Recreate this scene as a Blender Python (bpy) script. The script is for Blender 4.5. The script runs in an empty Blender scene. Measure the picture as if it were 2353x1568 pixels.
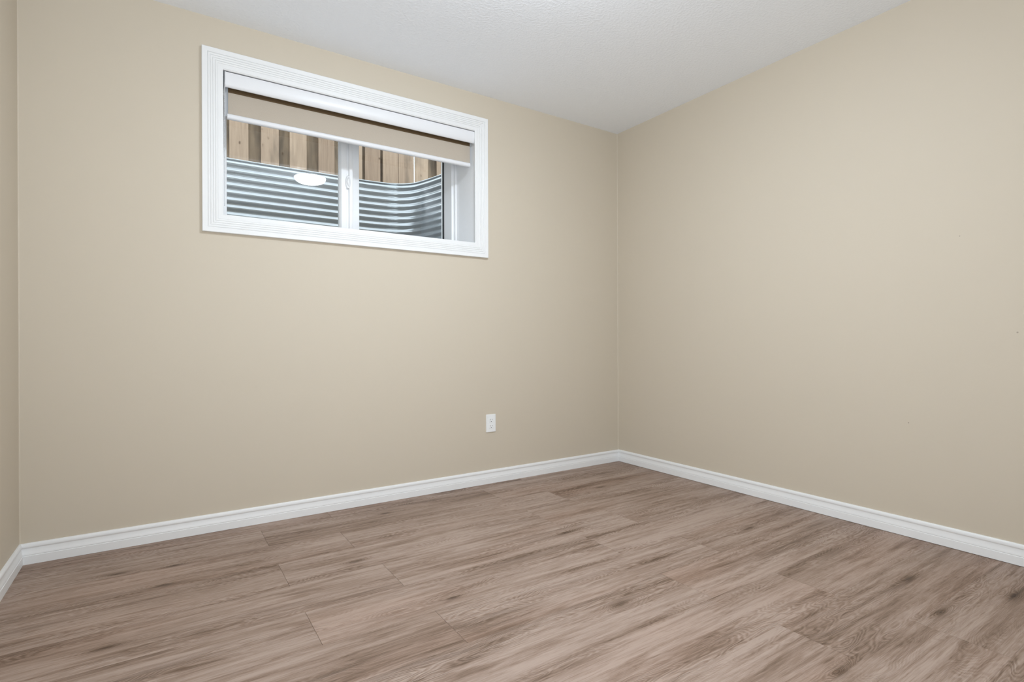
import bpy, bmesh, math, random
from mathutils import Vector, Matrix
random.seed(7)
S = bpy.context.scene
COL = S.collection

# ------------------------------------------------------------------ camera
CAM = Vector((-2.84519, -2.89052, 0.90062))
YAW, ROLL, PITCH, FPX = 0.581275, -0.0034804, -0.0008684, 1223.55
fw = Vector((math.sin(YAW), math.cos(YAW), 0)); rt = Vector((math.cos(YAW), -math.sin(YAW), 0)); up = Vector((0, 0, 1))
f2 = fw * math.cos(PITCH) + up * math.sin(PITCH); u2 = up * math.cos(PITCH) - fw * math.sin(PITCH)
r3 = rt * math.cos(ROLL) + u2 * math.sin(ROLL); u3 = u2 * math.cos(ROLL) - rt * math.sin(ROLL)
cd = bpy.data.cameras.new('camera'); cam = bpy.data.objects.new('camera', cd); COL.objects.link(cam)
cd.sensor_fit = 'HORIZONTAL'; cd.sensor_width = 36.0; cd.lens = FPX / 2353 * 36.0
cd.clip_start = 0.02; cd.clip_end = 200
cam.matrix_world = Matrix(((r3.x, u3.x, -f2.x, CAM.x), (r3.y, u3.y, -f2.y, CAM.y), (r3.z, u3.z, -f2.z, CAM.z), (0, 0, 0, 1)))
S.camera = cam

# ------------------------------------------------------------------ world, exposure, lamp strength
W = bpy.data.worlds.new('overcast_sky'); S.world = W; W.use_nodes = True
bg = W.node_tree.nodes['Background']; bg.inputs[0].default_value = (0.86, 0.94, 1.0, 1); bg.inputs[1].default_value = 2.75
S.view_settings.view_transform = 'Standard'; S.view_settings.look = 'None'
S.view_settings.exposure = 0.0; S.view_settings.gamma = 1.0; S.view_settings.use_curve_mapping = False
LAMP_STRENGTH = 147.0
LAMP_COLOR = (0.885, 0.985, 1.10)
ad = bpy.data.lights.new('doorway_fill', 'AREA'); ad.shape = 'RECTANGLE'; ad.size = 0.78; ad.size_y = 1.85; ad.energy = 60.0; ad.color = (0.885, 0.985, 1.10)  # unseen fill light added behind the camera to lift ceiling and walls
al = bpy.data.objects.new('doorway_fill', ad); COL.objects.link(al); al.location = (-2.80, -3.24, 1.05); al.rotation_euler = (math.radians(132), 0, math.radians(-42))

# ------------------------------------------------------------------ helpers
def lin(r, g, b):
    f = lambda c: c / 12.92 if c <= 0.04045 else ((c + 0.055) / 1.055) ** 2.4
    return (f(r / 255), f(g / 255), f(b / 255), 1)

class NT:
    def __init__(s, name):
        s.m = bpy.data.materials.new(name); s.m.use_nodes = True; s.t = s.m.node_tree
        s.b = s.t.nodes['Principled BSDF']; s.out = s.t.nodes['Material Output']
    def n(s, kind, **kw):
        x = s.t.nodes.new(kind)
        for k, v in kw.items(): setattr(x, k, v)
        return x
    def put(s, sock, v):
        if hasattr(v, 'is_output'): s.t.links.new(v, sock)
        elif v is not None: sock.default_value = v
    def math(s, op, a, b=None, c=None, clamp=False):
        x = s.n('ShaderNodeMath', operation=op, use_clamp=clamp)
        s.put(x.inputs[0], a); s.put(x.inputs[1], b)
        if c is not None: s.put(x.inputs[2], c)
        return x.outputs[0]
    def vec(s, op, a, b=None, out=0):
        x = s.n('ShaderNodeVectorMath', operation=op); s.put(x.inputs[0], a); s.put(x.inputs[1], b)
        return x.outputs[out]
    def noise(s, v, scale=1.0, detail=3.0, rough=0.5, dist=0.0):
        x = s.n('ShaderNodeTexNoise'); s.put(x.inputs['Vector'], v); s.put(x.inputs['Scale'], scale)
        s.put(x.inputs['Detail'], detail); s.put(x.inputs['Roughness'], rough); s.put(x.inputs['Distortion'], dist)
        return x.outputs['Fac']
    def ramp(s, f, stops, interp='LINEAR'):
        x = s.n('ShaderNodeValToRGB'); x.color_ramp.interpolation = interp; s.put(x.inputs[0], f)
        e = x.color_ramp.elements
        while len(e) < len(stops): e.new(0.5)
        for i, (p, c) in enumerate(stops):
            e[i].position = p; e[i].color = c if len(c) == 4 else (*c, 1)
        return x.outputs[0]
    def mix(s, f, a, b, blend='MIX'):
        x = s.n('ShaderNodeMix', data_type='RGBA', blend_type=blend)
        s.put(x.inputs[0], f); s.put(x.inputs[6], a); s.put(x.inputs[7], b)
        return x.outputs[2]
    def maprange(s, v, a, b, c=0.0, d=1.0):
        x = s.n('ShaderNodeMapRange'); s.put(x.inputs[0], v)
        for i, q in enumerate((a, b, c, d)): x.inputs[i + 1].default_value = q
        return x.outputs[0]
    def bump(s, h, strength, dist):
        x = s.n('ShaderNodeBump'); s.put(x.inputs['Height'], h); x.inputs['Strength'].default_value = strength
        x.inputs['Distance'].default_value = dist
        s.t.links.new(x.outputs[0], s.b.inputs['Normal'])
    def set(s, color=None, rough=None, metal=None, spec=None):
        s.put(s.b.inputs['Base Color'], color); s.put(s.b.inputs['Roughness'], rough)
        s.put(s.b.inputs['Metallic'], metal); s.put(s.b.inputs['Specular IOR Level'], spec)
    def obj(s): return s.n('ShaderNodeTexCoord').outputs['Object']
    def geo(s): return s.n('ShaderNodeNewGeometry').outputs['Position']

def simple(name, col, rough=0.5, spec=0.5, metal=0.0, var=0.02, scale=40.0):
    t = NT(name); f = t.noise(t.geo(), scale, 3)
    a = tuple(c * (1 - var) for c in col[:3]) + (1,); b = tuple(min(1, c * (1 + var)) for c in col[:3]) + (1,)
    t.set(t.mix(f, a, b), rough, metal, spec); return t.m

def new_bm(): return bmesh.new()
def box(bm, x0, x1, y0, y1, z0, z1, bevel=0.0):
    vs = [bm.verts.new((x, y, z)) for x in (x0, x1) for y in (y0, y1) for z in (z0, z1)]
    fs = [(0, 1, 3, 2), (4, 6, 7, 5), (0, 4, 5, 1), (2, 3, 7, 6), (0, 2, 6, 4), (1, 5, 7, 3)]
    faces = [bm.faces.new([vs[i] for i in f]) for f in fs]
    if bevel:
        ed = list({e for f in faces for e in f.edges})
        bmesh.ops.bevel(bm, geom=ed, offset=bevel, segments=2, affect='EDGES', profile=0.5)
def frame_rings(bm, rect, prof, close=False):
    """profile [(offset outward, y)] swept round a rectangle in the xz plane with mitred corners"""
    x0, x1, z0, z1 = rect; rings = []
    for d, y in prof:
        rings.append([bm.verts.new(p) for p in ((x0 - d, y, z0 - d), (x1 + d, y, z0 - d), (x1 + d, y, z1 + d), (x0 - d, y, z1 + d))])
    n = len(rings)
    for i in range(n if close else n - 1):
        a, b = rings[i], rings[(i + 1) % n]
        for k in range(4):
            bm.faces.new((a[k], a[(k + 1) % 4], b[(k + 1) % 4], b[k]))
def loft(bm, rings, closed=True, caps=True):
    R = [[bm.verts.new(p) for p in r] for r in rings]
    for a, b in zip(R, R[1:]):
        n = len(a)
        for k in range(n if closed else n - 1):
            bm.faces.new((a[k], a[(k + 1) % n], b[(k + 1) % n], b[k]))
    if caps and closed:
        bm.faces.new(list(reversed(R[0]))); bm.faces.new(R[-1])
def lathe(bm, prof, cx, cy, seg=64):
    R = []
    for r, z in prof:
        if r < 1e-6: R.append([bm.verts.new((cx, cy, z))])
        else: R.append([bm.verts.new((cx + r * math.cos(2 * math.pi * k / seg), cy + r * math.sin(2 * math.pi * k / seg), z)) for k in range(seg)])
    for a, b in zip(R, R[1:]):
        for k in range(seg):
            k2 = (k + 1) % seg
            if len(a) == 1: bm.faces.new((a[0], b[k], b[k2]))
            elif len(b) == 1: bm.faces.new((a[k], a[k2], b[0]))
            else: bm.faces.new((a[k], a[k2], b[k2], b[k]))
def make(name, bm, mat, parent=None, smooth=False, angle=None):
    bmesh.ops.recalc_face_normals(bm, faces=bm.faces)
    me = bpy.data.meshes.new(name); bm.to_mesh(me); bm.free()
    if mat: me.materials.append(mat)
    if smooth:
        for p in me.polygons: p.use_smooth = True
        if angle: me.set_sharp_from_angle(angle=math.radians(angle))
    o = bpy.data.objects.new(name, me); COL.objects.link(o)
    if parent:
        o.parent = parent; o.matrix_parent_inverse = Matrix.Translation(-parent.location)
    return o
def empty(name, loc):
    o = bpy.data.objects.new(name, None); COL.objects.link(o); o.location = loc; o.empty_display_size = 0.05; return o
def tag(o, label, cat, group=None):
    o['label'] = label; o['category'] = cat
    if group: o['group'] = group
    return o
def struct(o, label=None, cat=None):
    o['kind'] = 'structure'
    if label: o['label'] = label; o['category'] = cat
    return o

# ------------------------------------------------------------------ room numbers (metres)
H = 2.44; XL = -3.3303; YF = -3.10; TH = 0.47
JX0, JX1, JZ0, JZ1 = -2.605, -1.209, 1.502, 2.212          # clear opening of the window recess

# ------------------------------------------------------------------ materials
def wall_material():
    t = NT('beige_wall_paint'); p = t.geo()
    base = lin(203, 192, 174)
    f = t.noise(p, 1.3, 2); col = t.mix(f, tuple(c * 0.985 for c in base[:3]) + (1,), tuple(c * 1.012 for c in base[:3]) + (1,))
    for q, r in (((0, -1.853, 0.519), 0.0035), ((0, -2.041, 1.34), 0.003), ((0, -2.224, 0.926), 0.004)):   # scuffs left on the paint
        d = t.vec('LENGTH', t.vec('SUBTRACT', p, q), out=1)
        col = t.mix(t.maprange(d, r, r * 0.4, 0.0, 0.6), col, lin(120, 105, 90))
    t.set(col, 0.62, 0, 0.3)
    t.bump(t.noise(p, 260, 3), 0.10, 0.0006); return t.m
def ceiling_material():
    t = NT('textured_white_ceiling'); p = t.geo()
    n1 = t.noise(p, 75, 3, 0.55); n2 = t.noise(p, 190, 2)
    h = t.math('ADD', t.maprange(n1, 0.42, 0.66), t.math('MULTIPLY', n2, 0.35))
    t.set(lin(243, 246, 250), 0.75, 0, 0.2); t.bump(h, 0.30, 0.0022); return t.m
def floor_material():
    t = NT('grey_oak_planks'); uv = t.n('ShaderNodeUVMap', uv_map='plank').outputs[0]; tone = t.n('ShaderNodeUVMap', uv_map='tone').outputs[0]
    pos = t.geo()
    sx = t.n('ShaderNodeSeparateXYZ'); t.put(sx.inputs[0], tone); r1 = sx.outputs[0]; r2 = sx.outputs[1]
    def sc(a, b): return t.vec('MULTIPLY', uv, (a, b, 1.0))
    # knots where the photograph shows them
    ksum = None
    for kx, ky, a in ((-2.99, -.923, 1), (-2.808, -.352, .7), (-1.271, -.946, 1), (-1.999, -1.219, .9), (-1.545, -1.577, 1.2), (-.511, -1.387, .9),
                      (-.499, -2.037, 1.2), (-.356, -2.296, 1.3), (-1.315, -2.172, .8), (-2.183, -.72, 1), (-1.875, -.2, .8), (-2.845, -.534, .8), (-2.993, -.325, .8), (-.603, -.461, .8), (-.7, -2.2, .9)):
        d = t.vec('LENGTH', t.vec('MULTIPLY', t.vec('SUBTRACT', pos, (kx, ky, 0)), (1 / (.055 * a), 1 / (.016 * a), 0.0)), out=1)
        g = t.math('POWER', 2.718, t.math('MULTIPLY', t.math('MULTIPLY', d, d), -0.5))
        ksum = g if ksum is None else t.math('ADD', ksum, g)
    core = t.math('POWER', ksum, 6.0)
    low = t.noise(sc(0.8, 6.5), 1.0, 4, 0.55)
    streak = t.noise(sc(2.4, 48.0), 1.0, 5, 0.62, 0.25)
    streak2 = t.noise(sc(6.5, 150.0), 1.0, 4, 0.65, 0.2)
    fine = t.noise(sc(16.0, 480.0), 1.0, 2, 0.6)
    warp = t.noise(sc(1.3, 6.0), 1.0, 3, 0.5)
    s2 = t.n('ShaderNodeSeparateXYZ'); t.put(s2.inputs[0], uv)
    field = t.math('ADD', t.math('MULTIPLY', s2.outputs[1], 45.0), t.math('ADD', t.math('MULTIPLY', warp, 52.0), t.math('MULTIPLY', ksum, 7.0)))
    field = t.math('ADD', field, t.math('MULTIPLY', t.noise(sc(12, 50), 1.0, 3), 1.8))
    ring = t.math('MULTIPLY_ADD', t.math('SINE', t.math('MULTIPLY', field, 6.283)), 0.5, 0.5)
    mask = t.math('MAXIMUM', t.maprange(t.noise(sc(1.1, 8.0), 1.0, 2), 0.42, 0.62), t.math('MULTIPLY', ksum, 0.9), clamp=True)
    dark_patch = t.math('MULTIPLY', t.maprange(t.noise(sc(1.9, 13.0), 1.0, 5, 0.66, 0.4), 0.52, 0.74), t.maprange(streak2, 0.3, 0.6, 0.45, 1.0))
    flecks = t.maprange(t.noise(sc(7.0, 90.0), 1.0, 3, 0.6), 0.62, 0.74)
    v = t.math('ADD', t.math('MULTIPLY', low, 0.36), t.math('MULTIPLY', streak, 0.42))
    v = t.math('ADD', v, t.math('MULTIPLY', streak2, 0.26))
    v = t.math('ADD', v, t.math('MULTIPLY', t.math('SUBTRACT', fine, 0.5), 0.22))
    v = t.math('ADD', v, t.math('MULTIPLY', t.math('SUBTRACT', r1, 0.5), 0.07))
    v = t.math('SUBTRACT', v, t.math('MULTIPLY', t.math('MULTIPLY', mask, ring), 0.095))
    v = t.math('SUBTRACT', v, t.math('MULTIPLY', dark_patch, 0.21))
    v = t.math('SUBTRACT', v, t.math('MULTIPLY', flecks, 0.13))
    v = t.math('SUBTRACT', v, t.math('ADD', t.math('MULTIPLY', ksum, 0.07), t.math('MULTIPLY', core, 0.16)))
    col = t.ramp(v, [(0.14, lin(66, 49, 39)), (0.33, lin(104, 83, 67)), (0.46, lin(140, 118, 103)), (0.60, lin(170, 150, 137))])
    pink = t.maprange(t.noise(sc(0.7, 3.0), 1.0, 2), 0.5, 0.75, 0.0, 0.3)
    col = t.mix(pink, col, t.mix(1.0, col, lin(255, 230, 214), 'MULTIPLY'))
    t.set(col, t.maprange(ring, 0, 1, 0.46, 0.56), 0, 0.4)
    hgt = t.math('ADD', t.math('MULTIPLY', t.math('MULTIPLY', mask, ring), 1.0), t.math('MULTIPLY', fine, 0.55))
    t.bump(hgt, 0.65, 0.0016); return t.m
def board_material(name, lo, hi, stain):
    t = NT(name); p = t.geo(); rnd = t.n('ShaderNodeObjectInfo').outputs['Random']
    off = t.n('ShaderNodeCombineXYZ'); t.put(off.inputs[2], t.math('MULTIPLY', rnd, 57.0)); q = t.vec('ADD', p, off.outputs[0])
    g = t.noise(t.vec('MULTIPLY', q, (60, 60, 3.0)), 1.0, 4, 0.6, 0.4)
    big = t.noise(t.vec('MULTIPLY', q, (9, 9, 2.4)), 1.0, 3, 0.55)
    col = t.mix(t.maprange(t.math('ADD', t.math('MULTIPLY', g, 0.9), t.math('MULTIPLY', rnd, 0.4)), 0.30, 0.92), lo, hi)
    col = t.mix(t.maprange(big, 0.64 - 0.2 * stain, 0.80 - 0.16 * stain, 0.0, stain), col, lin(92, 82, 72))
    vo = t.n('ShaderNodeTexVoronoi'); t.put(vo.inputs['Vector'], t.vec('MULTIPLY', q, (11, 11, 6.5))); vo.inputs['Scale'].default_value = 1.0
    kn = t.maprange(t.math('ADD', vo.outputs['Distance'], t.math('MULTIPLY', t.noise(q, 60, 2), 0.12)), 0.18, 0.10)
    col = t.mix(t.math('MULTIPLY', kn, 0.75), col, lin(82, 62, 46))
    t.set(col, 0.8, 0, 0.2); t.bump(g, 0.25, 0.002); return t.m
def steel_material():
    t = NT('galvanised_steel'); p = t.geo()
    f = t.noise(p, 30, 2, 0.5); g = t.noise(t.vec('MULTIPLY', p, (30, 30, 1.5)), 1.0, 3)
    col = t.mix(t.math('MULTIPLY_ADD', g, 0.4, t.math('MULTIPLY', f, 0.6)), lin(166, 171, 176), lin(188, 193, 197))
    t.set(col, t.maprange(f, 0.3, 0.7, 0.20, 0.24), 0.70, 0.5); return t.m
def glass_material():
    t = NT('clear_window_glass'); t.t.nodes.remove(t.b)
    tr = t.n('ShaderNodeBsdfTransparent'); gl = t.n('ShaderNodeBsdfGlossy'); gl.inputs['Roughness'].default_value = 0.0
    tr.inputs[0].default_value = (0.97, 0.985, 0.98, 1)
    fr = t.n('ShaderNodeFresnel'); fr.inputs[0].default_value = 1.5
    mx = t.n('ShaderNodeMixShader'); t.put(mx.inputs[0], fr.outputs[0]); t.put(mx.inputs[1], tr.outputs[0]); t.put(mx.inputs[2], gl.outputs[0])
    t.put(t.out.inputs[0], mx.outputs[0]); return t.m
def lamp_material():
    t = NT('lit_opal_glass'); t.set((0.9, 0.9, 0.88, 1), 0.3)
    t.b.inputs['Emission Color'].default_value = (*LAMP_COLOR, 1); t.b.inputs['Emission Strength'].default_value = LAMP_STRENGTH
    return t.m
def fabric_material(name, a, b):
    t = NT(name); p = t.geo()
    w = t.noise(t.vec('MULTIPLY', p, (900, 1, 120)), 1.0, 2); t.set(t.mix(w, a, b), 0.85, 0, 0.2)
    t.bump(w, 0.15, 0.0004); return t.m

M_WALL = wall_material(); M_CEIL = ceiling_material(); M_FLOOR = floor_material()
M_TRIM = simple('white_trim_paint', lin(233, 233, 232), 0.38, 0.4, var=0.01)
M_VINYL = simple('white_window_vinyl', lin(247, 247, 247), 0.32, 0.45, var=0.01)
M_SUB = simple('dark_joint', lin(48, 38, 32), 0.9)
M_PLASTIC = simple('white_outlet_plastic', lin(236, 237, 236), 0.3, 0.5, var=0.01)
M_SLOT = simple('black_slot', lin(28, 26, 25), 0.7)
M_GREYSLOT = simple('grey_slot', lin(110, 108, 106), 0.7)
M_CASSETTE = simple('white_blind_aluminium', lin(229, 229, 230), 0.35, 0.45, var=0.01)
M_FABRIC = fabric_material('beige_blind_fabric', lin(177, 165, 150), lin(189, 178, 163))
M_BAND = fabric_material('dark_brown_fabric', lin(84, 67, 46), lin(104, 85, 62))
ts = NT('white_sheer_fabric'); ts.set(lin(244, 245, 247), 0.8, 0, 0.2)
tl = ts.n('ShaderNodeBsdfTranslucent'); tl.inputs[0].default_value = lin(244, 245, 247); tm = ts.n('ShaderNodeMixShader'); tm.inputs[0].default_value = 0.55
ts.put(tm.inputs[1], ts.b.outputs[0]); ts.put(tm.inputs[2], tl.outputs[0]); ts.put(ts.out.inputs[0], tm.outputs[0]); M_SHEER = ts.m
M_GASKET = simple('black_gasket', lin(20, 21, 24), 0.6)
M_GLASS = glass_material(); M_LAMP = lamp_material()
M_CONC = simple('grey_concrete', lin(150, 148, 144), 0.9, 0.2, var=0.1, scale=30)
M_EARTH = simple('gravel_and_earth', lin(158, 156, 153), 0.95, 0.1, var=0.3, scale=60)
M_STEEL = steel_material()
M_BOARD = board_material('pale_cedar_board', lin(138, 117, 100), lin(177, 155, 134), 0.5)
M_BACK = board_material('weathered_cedar_board', lin(126, 109, 91), lin(162, 143, 121), 0.9)

# ------------------------------------------------------------------ floor with real planks
PW, PL = 0.2288, 1.22
def build_floor():
    bm = new_bm(); uvp = bm.loops.layers.uv.new('plank'); uvt = bm.loops.layers.uv.new('tone')
    def top_box(x0, x1, y0, y1, zt, zb, seed):
        rr = random.Random(seed); ou, ov, a, b = rr.uniform(0, 60), rr.uniform(0, 60), rr.random(), rr.random()
        n0 = len(bm.faces); box(bm, x0, x1, y0, y1, zb, zt); bm.faces.ensure_lookup_table()
        for f in list(bm.faces)[n0:]:
            for l in f.loops:
                l[uvp].uv = (l.vert.co.x + ou, l.vert.co.y + ov); l[uvt].uv = (a, b)
    joints = {0: -2.124, 1: -2.4555, 2: -2.147, 3: -2.4565, 4: -2.105, 5: -2.451, 6: -2.088, 7: -2.463, 8: -2.09, 9: -2.441, 10: -2.066, 11: -2.4506}
    y1 = -0.006; row = 0; first = -0.1195
    while y1 > YF + 0.01:
        y0 = first - row * PW; y0 = max(y0, YF + 0.004)
        j = joints.get(row, -2.455 if row % 2 else -2.09)
        xs = [XL + 0.006] + [x for x in (j + PL * k for k in range(-2, 4)) if XL + 0.05 < x < -0.05] + [-0.008]
        for k, (a, b) in enumerate(zip(xs, xs[1:])):
            top_box(a + (0.0005 if k else 0), b - 0.0005, y0 + 0.00015, y1 - 0.00015, 0.0, -0.0045, row * 31 + k * 7 + 3)
        y1 = y0; row += 1
    n0 = len(bm.faces)
    box(bm, XL - 0.1, 0.1, YF - 0.1, 0.1, -0.12, -0.0035)
    o = make('floor', bm, M_FLOOR); o.data.materials.append(M_SUB)
    for p in list(o.data.polygons)[n0:]: p.material_index = 1
    return o
struct(build_floor(), 'grey brown wood plank floor of the empty room', 'floor')

# ------------------------------------------------------------------ shell
bm = new_bm(); box(bm, XL - 0.15, 0.15, YF - 0.15, TH, H, H + 0.2); struct(make('ceiling', bm, M_CEIL), 'white lightly textured ceiling of the room', 'ceiling')
hx0, hx1, hz0, hz1 = JX0 - 0.014, JX1 + 0.014, JZ0 - 0.014, JZ1 + 0.014
bm = new_bm()
for a in ((XL - 0.15, hx0, -0.12, H), (hx1, 0.15, -0.12, H), (hx0, hx1, -0.12, hz0), (hx0, hx1, hz1, H)):
    box(bm, a[0], a[1], 0.0, TH, a[2], a[3])
c = 0.004                                                     # painted bead of filler in the two room corners
for x, s in ((0.0, -1), (XL, 1)):
    loft(bm, [[(x, 0, z), (x + s * c, 0, z), (x + s * c * 0.35, -c * 0.35, z), (x, -c, z)] for z in (0, H)])
struct(make('wall_back', bm, M_WALL), 'beige wall with the high window', 'wall')
bm = new_bm(); box(bm, 0.0, 0.15, YF - 0.15, 0.0, -0.12, H); struct(make('wall_right', bm, M_WALL), 'plain beige wall without a window', 'wall')
bm = new_bm(); box(bm, XL - 0.15, XL, YF - 0.15, 0.0, -0.12, H); struct(make('wall_left', bm, M_WALL), 'beige wall seen as a thin strip at the window wall corner', 'wall')
bm = new_bm(); DX0, DX1 = -3.21, -2.39
for a in ((XL, DX0, -0.12, H), (DX1, 0.0, -0.12, H), (DX0, DX1, 2.04, H)): box(bm, a[0], a[1], YF - 0.15, YF, a[2], a[3])
box(bm, -3.6, -3.5, -4.2, YF - .15, -.12, H); box(bm, -2.1, -2.0, -4.2, YF - .15, -.12, H); box(bm, -3.6, -2.0, -4.3, -4.2, -.12, H); box(bm, -3.6, -2.0, -4.3, YF - .15, H, H + .2); box(bm, -3.6, -2.0, -4.3, YF - .15, -.12, -.004)
struct(make('wall_front', bm, M_WALL), 'beige wall with the doorway facing the window wall', 'wall')

# ------------------------------------------------------------------ baseboards
BP = [(0, 0), (.0130, 0), (.0130, .0335), (.0124, .0345), (.0112, .0352), (.0112, .0366), (.0122, .0376), (.0120, .0405), (.0108, .0450), (.0095, .0500),
      (.0084, .0550), (.0077, .0600), (.0074, .0645), (.0075, .0665), (.0094, .0668), (.0098, .0685), (.0094, .0745), (.0078, .0800), (.0055, .0833), (.0035, .0838), (0, .0838)]
def baseboard(name, A, B, n, lift, label):
    A, B, n = Vector(A), Vector(B), Vector(n); t = (B - A).normalized(); bm = new_bm(); rings = []
    for P, s in ((A, 1), (B, -1)):
        rings.append([tuple(P + n * d + t * (s * d) + Vector((0, 0, z + lift))) for d, z in BP])
    loft(bm, rings); struct(make(name, bm, M_TRIM, smooth=True, angle=28), label, 'baseboard')
baseboard('baseboard_back', (XL, 0, 0), (0, 0, 0), (0, -1, 0), 0.0003, 'white moulded baseboard under the window wall')
baseboard('baseboard_right', (0, 0, 0), (0, YF, 0), (-1, 0, 0), 0.0018, 'white moulded baseboard along the plain windowless wall')
baseboard('baseboard_left', (XL, YF, 0), (XL, 0, 0), (1, 0, 0), 0.0003, 'short visible stretch of white baseboard beside the window wall')
baseboard('baseboard_front', (0, YF, 0), (-2.39, YF, 0), (0, 1, 0), 0.0003, 'white baseboard facing the window wall')

# ------------------------------------------------------------------ window
win = struct(empty('window_1', ((JX0 + JX1) / 2, 0.2, JZ0)), 'white framed basement slider window high on the beige wall', 'window')
CI = (-2.5975, -1.2210, 1.5090, 2.2015)
prof = [(0.0, 0.0), (0.0, -.0075), (.0012, -.0092), (.0030, -.0098), (.0042, -.0118), (.0060, -.0122), (.0230, -.0126)]
for k in range(4):
    d0 = .0235 + k * .0104; h0 = .0116 + k * .0008
    for a in range(0, 9):
        th = math.pi * a / 8; prof.append((d0 + .0104 * (0.5 - 0.5 * math.cos(th)), -(h0 + .0030 * math.sin(th))))
prof += [(.0656, -.0150), (.0668, -.0174), (.0870, -.0180), (.0890, -.0168), (.0895, -.0150), (.0895, 0.0)]
bm = new_bm(); frame_rings(bm, CI, prof); make('window_casing', bm, M_TRIM, win)
bm = new_bm(); J = (JX0, JX1, JZ0, JZ1); frame_rings(bm, J, [(0, 0.0), (.013, 0.0), (.013, .44), (0, .44)], close=True); make('window_jamb', bm, M_VINYL, win)
bm = new_bm()
frame_rings(bm, J, [(-.001, .258), (-.012, .258), (-.013, .260), (-.013, .283), (-.026, .285), (-.027, .287), (-.027, .44), (-.001, .44)], close=True)
make('window_frame', bm, M_VINYL, win)
# fixed light and its meeting stile (outer track)
FX0, FX1 = -1.872, -1.236; GZ0, GZ1 = JZ0 + .027, JZ1 - .027
bm = new_bm(); box(bm, FX0, -1.822, .385, .425, GZ0, GZ1, .002); make('meeting_stile', bm, M_VINYL, win)
bm = new_bm(); box(bm, -1.822, FX1 - .0045, .401, .407, GZ0 + .004, GZ1 - .004); make('fixed_pane', bm, M_GLASS, win)
bm = new_bm(); frame_rings(bm, (-1.8215, FX1 - .005, GZ0 + .005, GZ1 - .005), [(0, .396), (.0045, .396), (.0045, .412), (0, .412)], close=True); make('glazing_gasket', bm, M_GASKET, win)
# sliding sash (inner track)
sash = empty('sliding_sash', (-2.26, .31, GZ0)); sash.parent = win; sash.matrix_parent_inverse = Matrix.Translation(-win.location)
SX0, SX1 = -2.577, -1.888
def part_of(name, bm, mat, **k):
    o = make(name, bm, mat, None, **k); o.parent = sash; o.matrix_parent_inverse = Matrix.Translation(-(sash.location)); return o
bm = new_bm()
box(bm, SX0, -2.556, .300, .340, GZ0, GZ1, .002); box(bm, -2.556, -1.9635, .300, .340, GZ0, GZ0 + .045, .002); box(bm, -2.556, -1.9635, .300, .340, GZ1 - .045, GZ1, .002)
pts = [(-1.9635, .318), (-1.9550, .302), (-1.9530, .300), (-1.9250, .300), (-1.9235, .302), (-1.9225, .309), (-1.9105, .309), (-1.9095, .296), (-1.9080, .294), (-1.8900, .294), (SX1, .296), (SX1, .340), (-1.9635, .340)]
loft(bm, [[(x, y, z) for x, y in pts] for z in (GZ0, GZ1)])
part_of('sash_frame', bm, M_VINYL)
bm = new_bm(); box(bm, -2.556, -1.9635, .323, .3265, GZ0 + .045, GZ1 - .045); part_of('pane', bm, M_GLASS)
# latch on the sash stile
bm = new_bm(); rings = []
for y, s in ((.300, 1.0), (.294, 1.0), (.290, .93), (.288, .75)):
    rings.append([(-1.9165 + .0155 * s * math.cos(a), y, 1.848 + (.038 * s) * math.sin(a)) for a in (2 * math.pi * k / 28 for k in range(28))])
loft(bm, rings); part_of('latch', bm, M_VINYL, smooth=True, angle=40)
bm = new_bm(); rings = []
for k in range(11):
    u = k / 10; z = 1.874 - .054 * u; w = .0042 + .004 * math.sin(math.pi * u); cx = -1.913 - .008 * math.sin(math.pi * u) + .002 * u; y = .288 - .012 * math.sin(math.pi * u) ** 0.6 - .001
    rings.append([(cx - w, y + .004, z), (cx - w * .6, y, z), (cx + w * .6, y, z), (cx + w, y + .004, z), (cx + w * .5, .289, z), (cx - w * .5, .289, z)])
loft(bm, rings); part_of('latch_lever', bm, M_VINYL, smooth=True, angle=50)

# ------------------------------------------------------------------ blind
bl = tag(empty('roller_blind', (-1.9, .04, 1.99)), 'beige roller blind with white cassette, pulled partly down in the window', 'blind')
BX0, BX1 = -2.5905, -1.2120
cas = [(.006, 2.2010), (.0015, 2.1990), (-.0005, 2.188), (-.0010, 2.172), (.0005, 2.155), (.0035, 2.142), (.0085, 2.133), (.0130, 2.1300), (.020, 2.1310), (.0215, 2.136), (.024, 2.150), (.028, 2.190), (.078, 2.192), (.078, 2.2010)]
bm = new_bm(); loft(bm, [[(x, y, z) for y, z in cas] for x in (BX0 + .004, BX1 - .004)]); make('cassette', bm, M_CASSETTE, bl, smooth=True, angle=35)
for x0, x1 in ((BX0, BX0 + .0035), (BX1 - .0035, BX1)):
    bm = new_bm(); e = [(.003, 2.202), (-.0025, 2.197), (-.003, 2.172), (-.001, 2.152), (.004, 2.138), (.013, 2.127), (.030, 2.124), (.070, 2.126), (.078, 2.134), (.078, 2.202)]
    loft(bm, [[(x, y, z) for y, z in e] for x in (x0, x1)]); make('end_cap', bm, M_CASSETTE, bl)
bm = new_bm(); seg = 20
loft(bm, [[(x, .056 + .017 * math.cos(2 * math.pi * k / seg), 2.168 + .017 * math.sin(2 * math.pi * k / seg)) for k in range(seg)] for x in (-2.586, -1.2155)])
make('roller_tube', bm, M_BAND, bl, smooth=True, angle=40)
FA, FB = -2.5720, -1.2285
bm = new_bm(); box(bm, FA, FB, .0445, .0455, 2.011, 2.1185); make('fabric_panel', bm, M_FABRIC, bl)
bm = new_bm(); box(bm, FA, FB, .0448, .0454, 2.1185, 2.172); make('upper_strip', bm, M_BAND, bl)['label'] = 'dark brown upper strip of the blind under the cassette'  # top strip of the fabric, darker brown than the panel below
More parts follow.
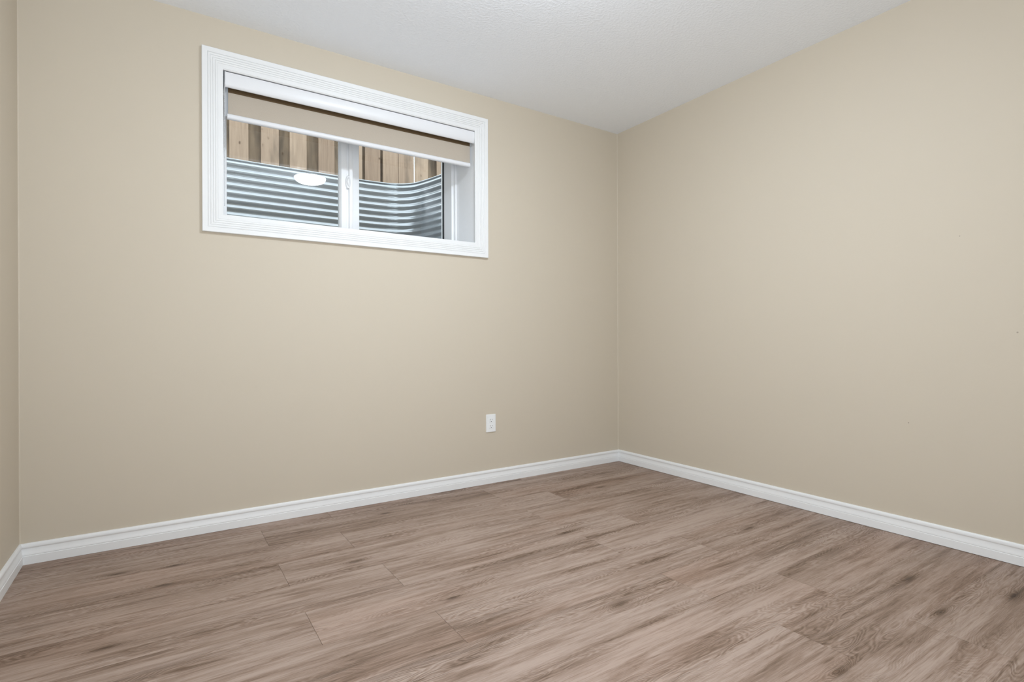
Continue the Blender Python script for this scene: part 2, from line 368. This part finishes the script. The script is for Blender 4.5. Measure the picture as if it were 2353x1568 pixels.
bm = new_bm(); box(bm, FA - .013, FB - .004, .0590, .0596, 2.006, 2.172); make('back_layer', bm, M_SHEER, bl)['label'] = 'white back layer of the blind fabric'
rail = [(.037, 2.0125), (.033, 2.009), (.0315, 2.001), (.0325, 1.993), (.037, 1.9885), (.045, 1.987), (.053, 1.9885), (.0575, 1.994), (.058, 2.004), (.054, 2.0125)]
bm = new_bm(); loft(bm, [[(x, y, z) for y, z in rail] for x in (-2.5765, -1.2320)]); make('bottom_rail', bm, M_CASSETTE, bl, smooth=True, angle=50)
bm = new_bm()
for xs, ys in ((-2.5900, .016), (-2.5900, .034)):
    z = 2.13
    while z > 1.57:
        bmesh.ops.create_icosphere(bm, subdivisions=1, radius=.0021, matrix=Matrix.Translation((xs, ys, z))); z -= .006
for k in range(7):
    a = math.pi * k / 6; bmesh.ops.create_icosphere(bm, subdivisions=1, radius=.0021, matrix=Matrix.Translation((-2.5900, .025 - .009 * math.cos(a), 1.568 - .009 * math.sin(a))))
make('bead_chain', bm, M_PLASTIC, bl, smooth=True)

# ------------------------------------------------------------------ outlet
OX, OZ = -1.1097, 0.3783
ot = tag(empty('wall_outlet', (OX, 0, OZ - .056)), 'white two-socket wall outlet low on the beige wall below the window', 'outlet')
bm = new_bm()
def rrect(w, h, r, y, cx=OX, cz=OZ, n=5):
    out = []
    for sx, sz, a0 in ((1, 1, 0), (-1, 1, 90), (-1, -1, 180), (1, -1, 270)):
        for k in range(n + 1):
            a = math.radians(a0 + 90 * k / n); out.append((cx + sx * (w - r) + r * math.cos(a), y, cz + sz * (h - r) + r * math.sin(a)))
    return out
loft(bm, [rrect(.0344, .0562, .003, 0), rrect(.0344, .0562, .003, -.0028), rrect(.0332, .0550, .003, -.0052), rrect(.0318, .0536, .003, -.0060)])
make('cover_plate', bm, M_PLASTIC, ot)
for dz in (.0195, -.0195):
    bm = new_bm(); loft(bm, [rrect(.0168, .0140, .009, -.0055, OX, OZ + dz, 7), rrect(.0168, .0140, .009, -.0070, OX, OZ + dz, 7), rrect(.0162, .0134, .0085, -.0074, OX, OZ + dz, 7)])
    rc = make('socket', bm, M_PLASTIC, ot)
    for sx, hh in ((-.0064, .0042), (.0064, .0034)):
        bm = new_bm(); box(bm, OX + sx - .0012, OX + sx + .0012, -.0076, -.0070, OZ + dz + .0040 - hh, OZ + dz + .0040 + hh)
        o = make('slot', bm, M_GREYSLOT, None); o.parent = rc
    bm = new_bm(); loft(bm, [[(OX + .0027 * math.cos(a), y, OZ + dz - .0078 + .0027 * math.sin(a)) for a in (2 * math.pi * k / 16 for k in range(16))] for y in (-.0070, -.0077)])
    o = make('ground_hole', bm, M_SLOT, None); o.parent = rc
bm = new_bm(); loft(bm, [[(OX + r * math.cos(a), y, OZ + r * math.sin(a)) for a in (2 * math.pi * k / 16 for k in range(16))] for y, r in ((-.0058, .0032), (-.0070, .0030), (-.0074, .0020))])
make('screw', bm, M_PLASTIC, ot)

# ------------------------------------------------------------------ ceiling light (seen only as a reflection in the glass)
LX, LY = -1.709, -1.545
cl = tag(empty('ceiling_light', (LX, LY, H)), 'round white lit dome ceiling light, mirrored in the window pane', 'ceiling light')
bm = new_bm(); lathe(bm, [(0, H - .0005), (.120, H - .0005), (.122, H - .006), (.122, H - .040), (.118, H - .044), (0, H - .044)], LX, LY); make('base_pan', bm, M_TRIM, cl, smooth=True, angle=40)
bm = new_bm(); pr = [(.100, H - .0445)] + [(.135, H - .047)] + [(.135 * math.cos(a), H - .049 - .052 * math.sin(a)) for a in (math.pi / 2 * k / 14 for k in range(1, 15))]
pr[-1] = (0, pr[-1][1]); lathe(bm, pr, LX, LY); make('glass_dome', bm, M_LAMP, cl, smooth=True, angle=50)

# ------------------------------------------------------------------ outside: window well, ground, fence
def catmull(P, n=9):
    out = []; Q = [P[0]] + P + [P[-1]]
    for i in range(1, len(Q) - 2):
        a, b, c_, d = (Vector(q) for q in Q[i - 1:i + 3])
        for k in range(n):
            u = k / n; out.append(0.5 * (2 * b + (c_ - a) * u + (2 * a - 5 * b + 4 * c_ - d) * u * u + (3 * b - a - 3 * c_ + d) * u ** 3))
    out.append(Vector(P[-1])); return out
right = [(-1.04, .472), (-1.122, .476), (-1.140, .530), (-1.155, .600), (-1.189, .755), (-1.236, .900), (-1.302, .980), (-1.385, 1.016), (-1.48, 1.034), (-1.613, 1.044), (-1.90, 1.045)]
mid = -2.02
left = [(2 * mid - x, y + (.006 if y > 1 else 0)) for x, y in reversed(right[:-1])]
path = catmull(right + left)
def well_mesh():
    bm = new_bm(); ZT, ZB, P = 2.098, 1.36, .0487; nz = int((ZT - ZB) / P * 14); nrm = []
    for i in range(len(path)):
        t = (path[min(i + 1, len(path) - 1)] - path[max(i - 1, 0)]).normalized(); nrm.append(Vector((t.y, -t.x)))
    rows = []
    for k in range(nz + 1):
        z = ZT - (ZT - ZB) * k / nz; a = .0060 * math.asin(.93 * math.cos(2 * math.pi * (ZT - z) / P)) / 1.195
        rows.append([bm.verts.new((p.x + n.x * a, p.y + n.y * a, z)) for p, n in zip(path, nrm)])
    for a, b in zip(rows, rows[1:]):
        for i in range(len(a) - 1): bm.faces.new((a[i], a[i + 1], b[i + 1], b[i]))
    return bm, nrm, ZT
bm, nrm, ZT = well_mesh()
ww = make('window_well', bm, M_STEEL, smooth=True); ww.modifiers.new('sheet', 'SOLIDIFY').thickness = .0018
tag(ww, 'corrugated galvanised steel window well curving round outside the glass', 'window well')
bm = new_bm(); loft(bm, [[(p.x + n.x * (.0060 + .007 * math.cos(a)), p.y + n.y * (.0060 + .007 * math.cos(a)), ZT + .004 + .007 * math.sin(a)) for a in (2 * math.pi * k / 10 for k in range(10))] for p, n in zip(path, nrm)])
make('rolled_rim', bm, M_STEEL, ww, smooth=True, angle=60)
bm = new_bm()
for a in ((-9, -3.02, TH, 9), (-1.0, 7, TH, 9), (-3.02, -1.0, 1.075, 9)): box(bm, a[0], a[1], a[2], a[3], 1.2, 2.03)
box(bm, -3.02, -1.0, TH, 1.075, 1.2, 1.40)
struct(make('ground', bm, M_EARTH), 'earth and gravel ground outside around the window well', 'ground')
fn = tag(empty('fence', (-1.2, 2.02, 2.03)), 'pale cedar board fence standing beyond the steel window well', 'fence')
front = [(-2.852, -2.712), (-2.617, -2.477), (-2.382, -2.2415), (-2.1455, -2.0065), (-1.919, -1.780), (-1.6795, -1.540), (-1.430, -1.287), (-1.2605, -1.1145), (-1.089, -.9395), (-.9345, -.776), (-.7645, -.625), (-.528, -.388), (-.36, -.22), (-.19, -.05)]
for i in range(8): front.append((-4.75 + i * .235, -4.61 + i * .235)); front.append((.0 + i * .2, .14 + i * .2))
for a, b in front:
    bm = new_bm(); box(bm, a, b, 2.0, 2.016, 2.04, 2.95 + random.uniform(-.01, .01), .002); make('board', bm, M_BOARD, fn)
back = [(-2.74, -2.59), (-2.50, -2.36), (-2.275, -2.12), (-2.04, -1.895), (-1.815, -1.66), (-1.575, -1.40), (-1.34, -1.20), (-1.17, -1.03), (-.99, -.86), (-.67, -.50)]
for a, b in back:
    bm = new_bm(); box(bm, a, b, 2.054, 2.070, 2.04, 2.95, .002); make('board', bm, M_BACK, fn)
for z in (2.16, 2.80):
    bm = new_bm(); box(bm, -4.8, 1.6, 2.0165, 2.0535, z, z + .089, .003); make('rail', bm, M_BOARD, fn)
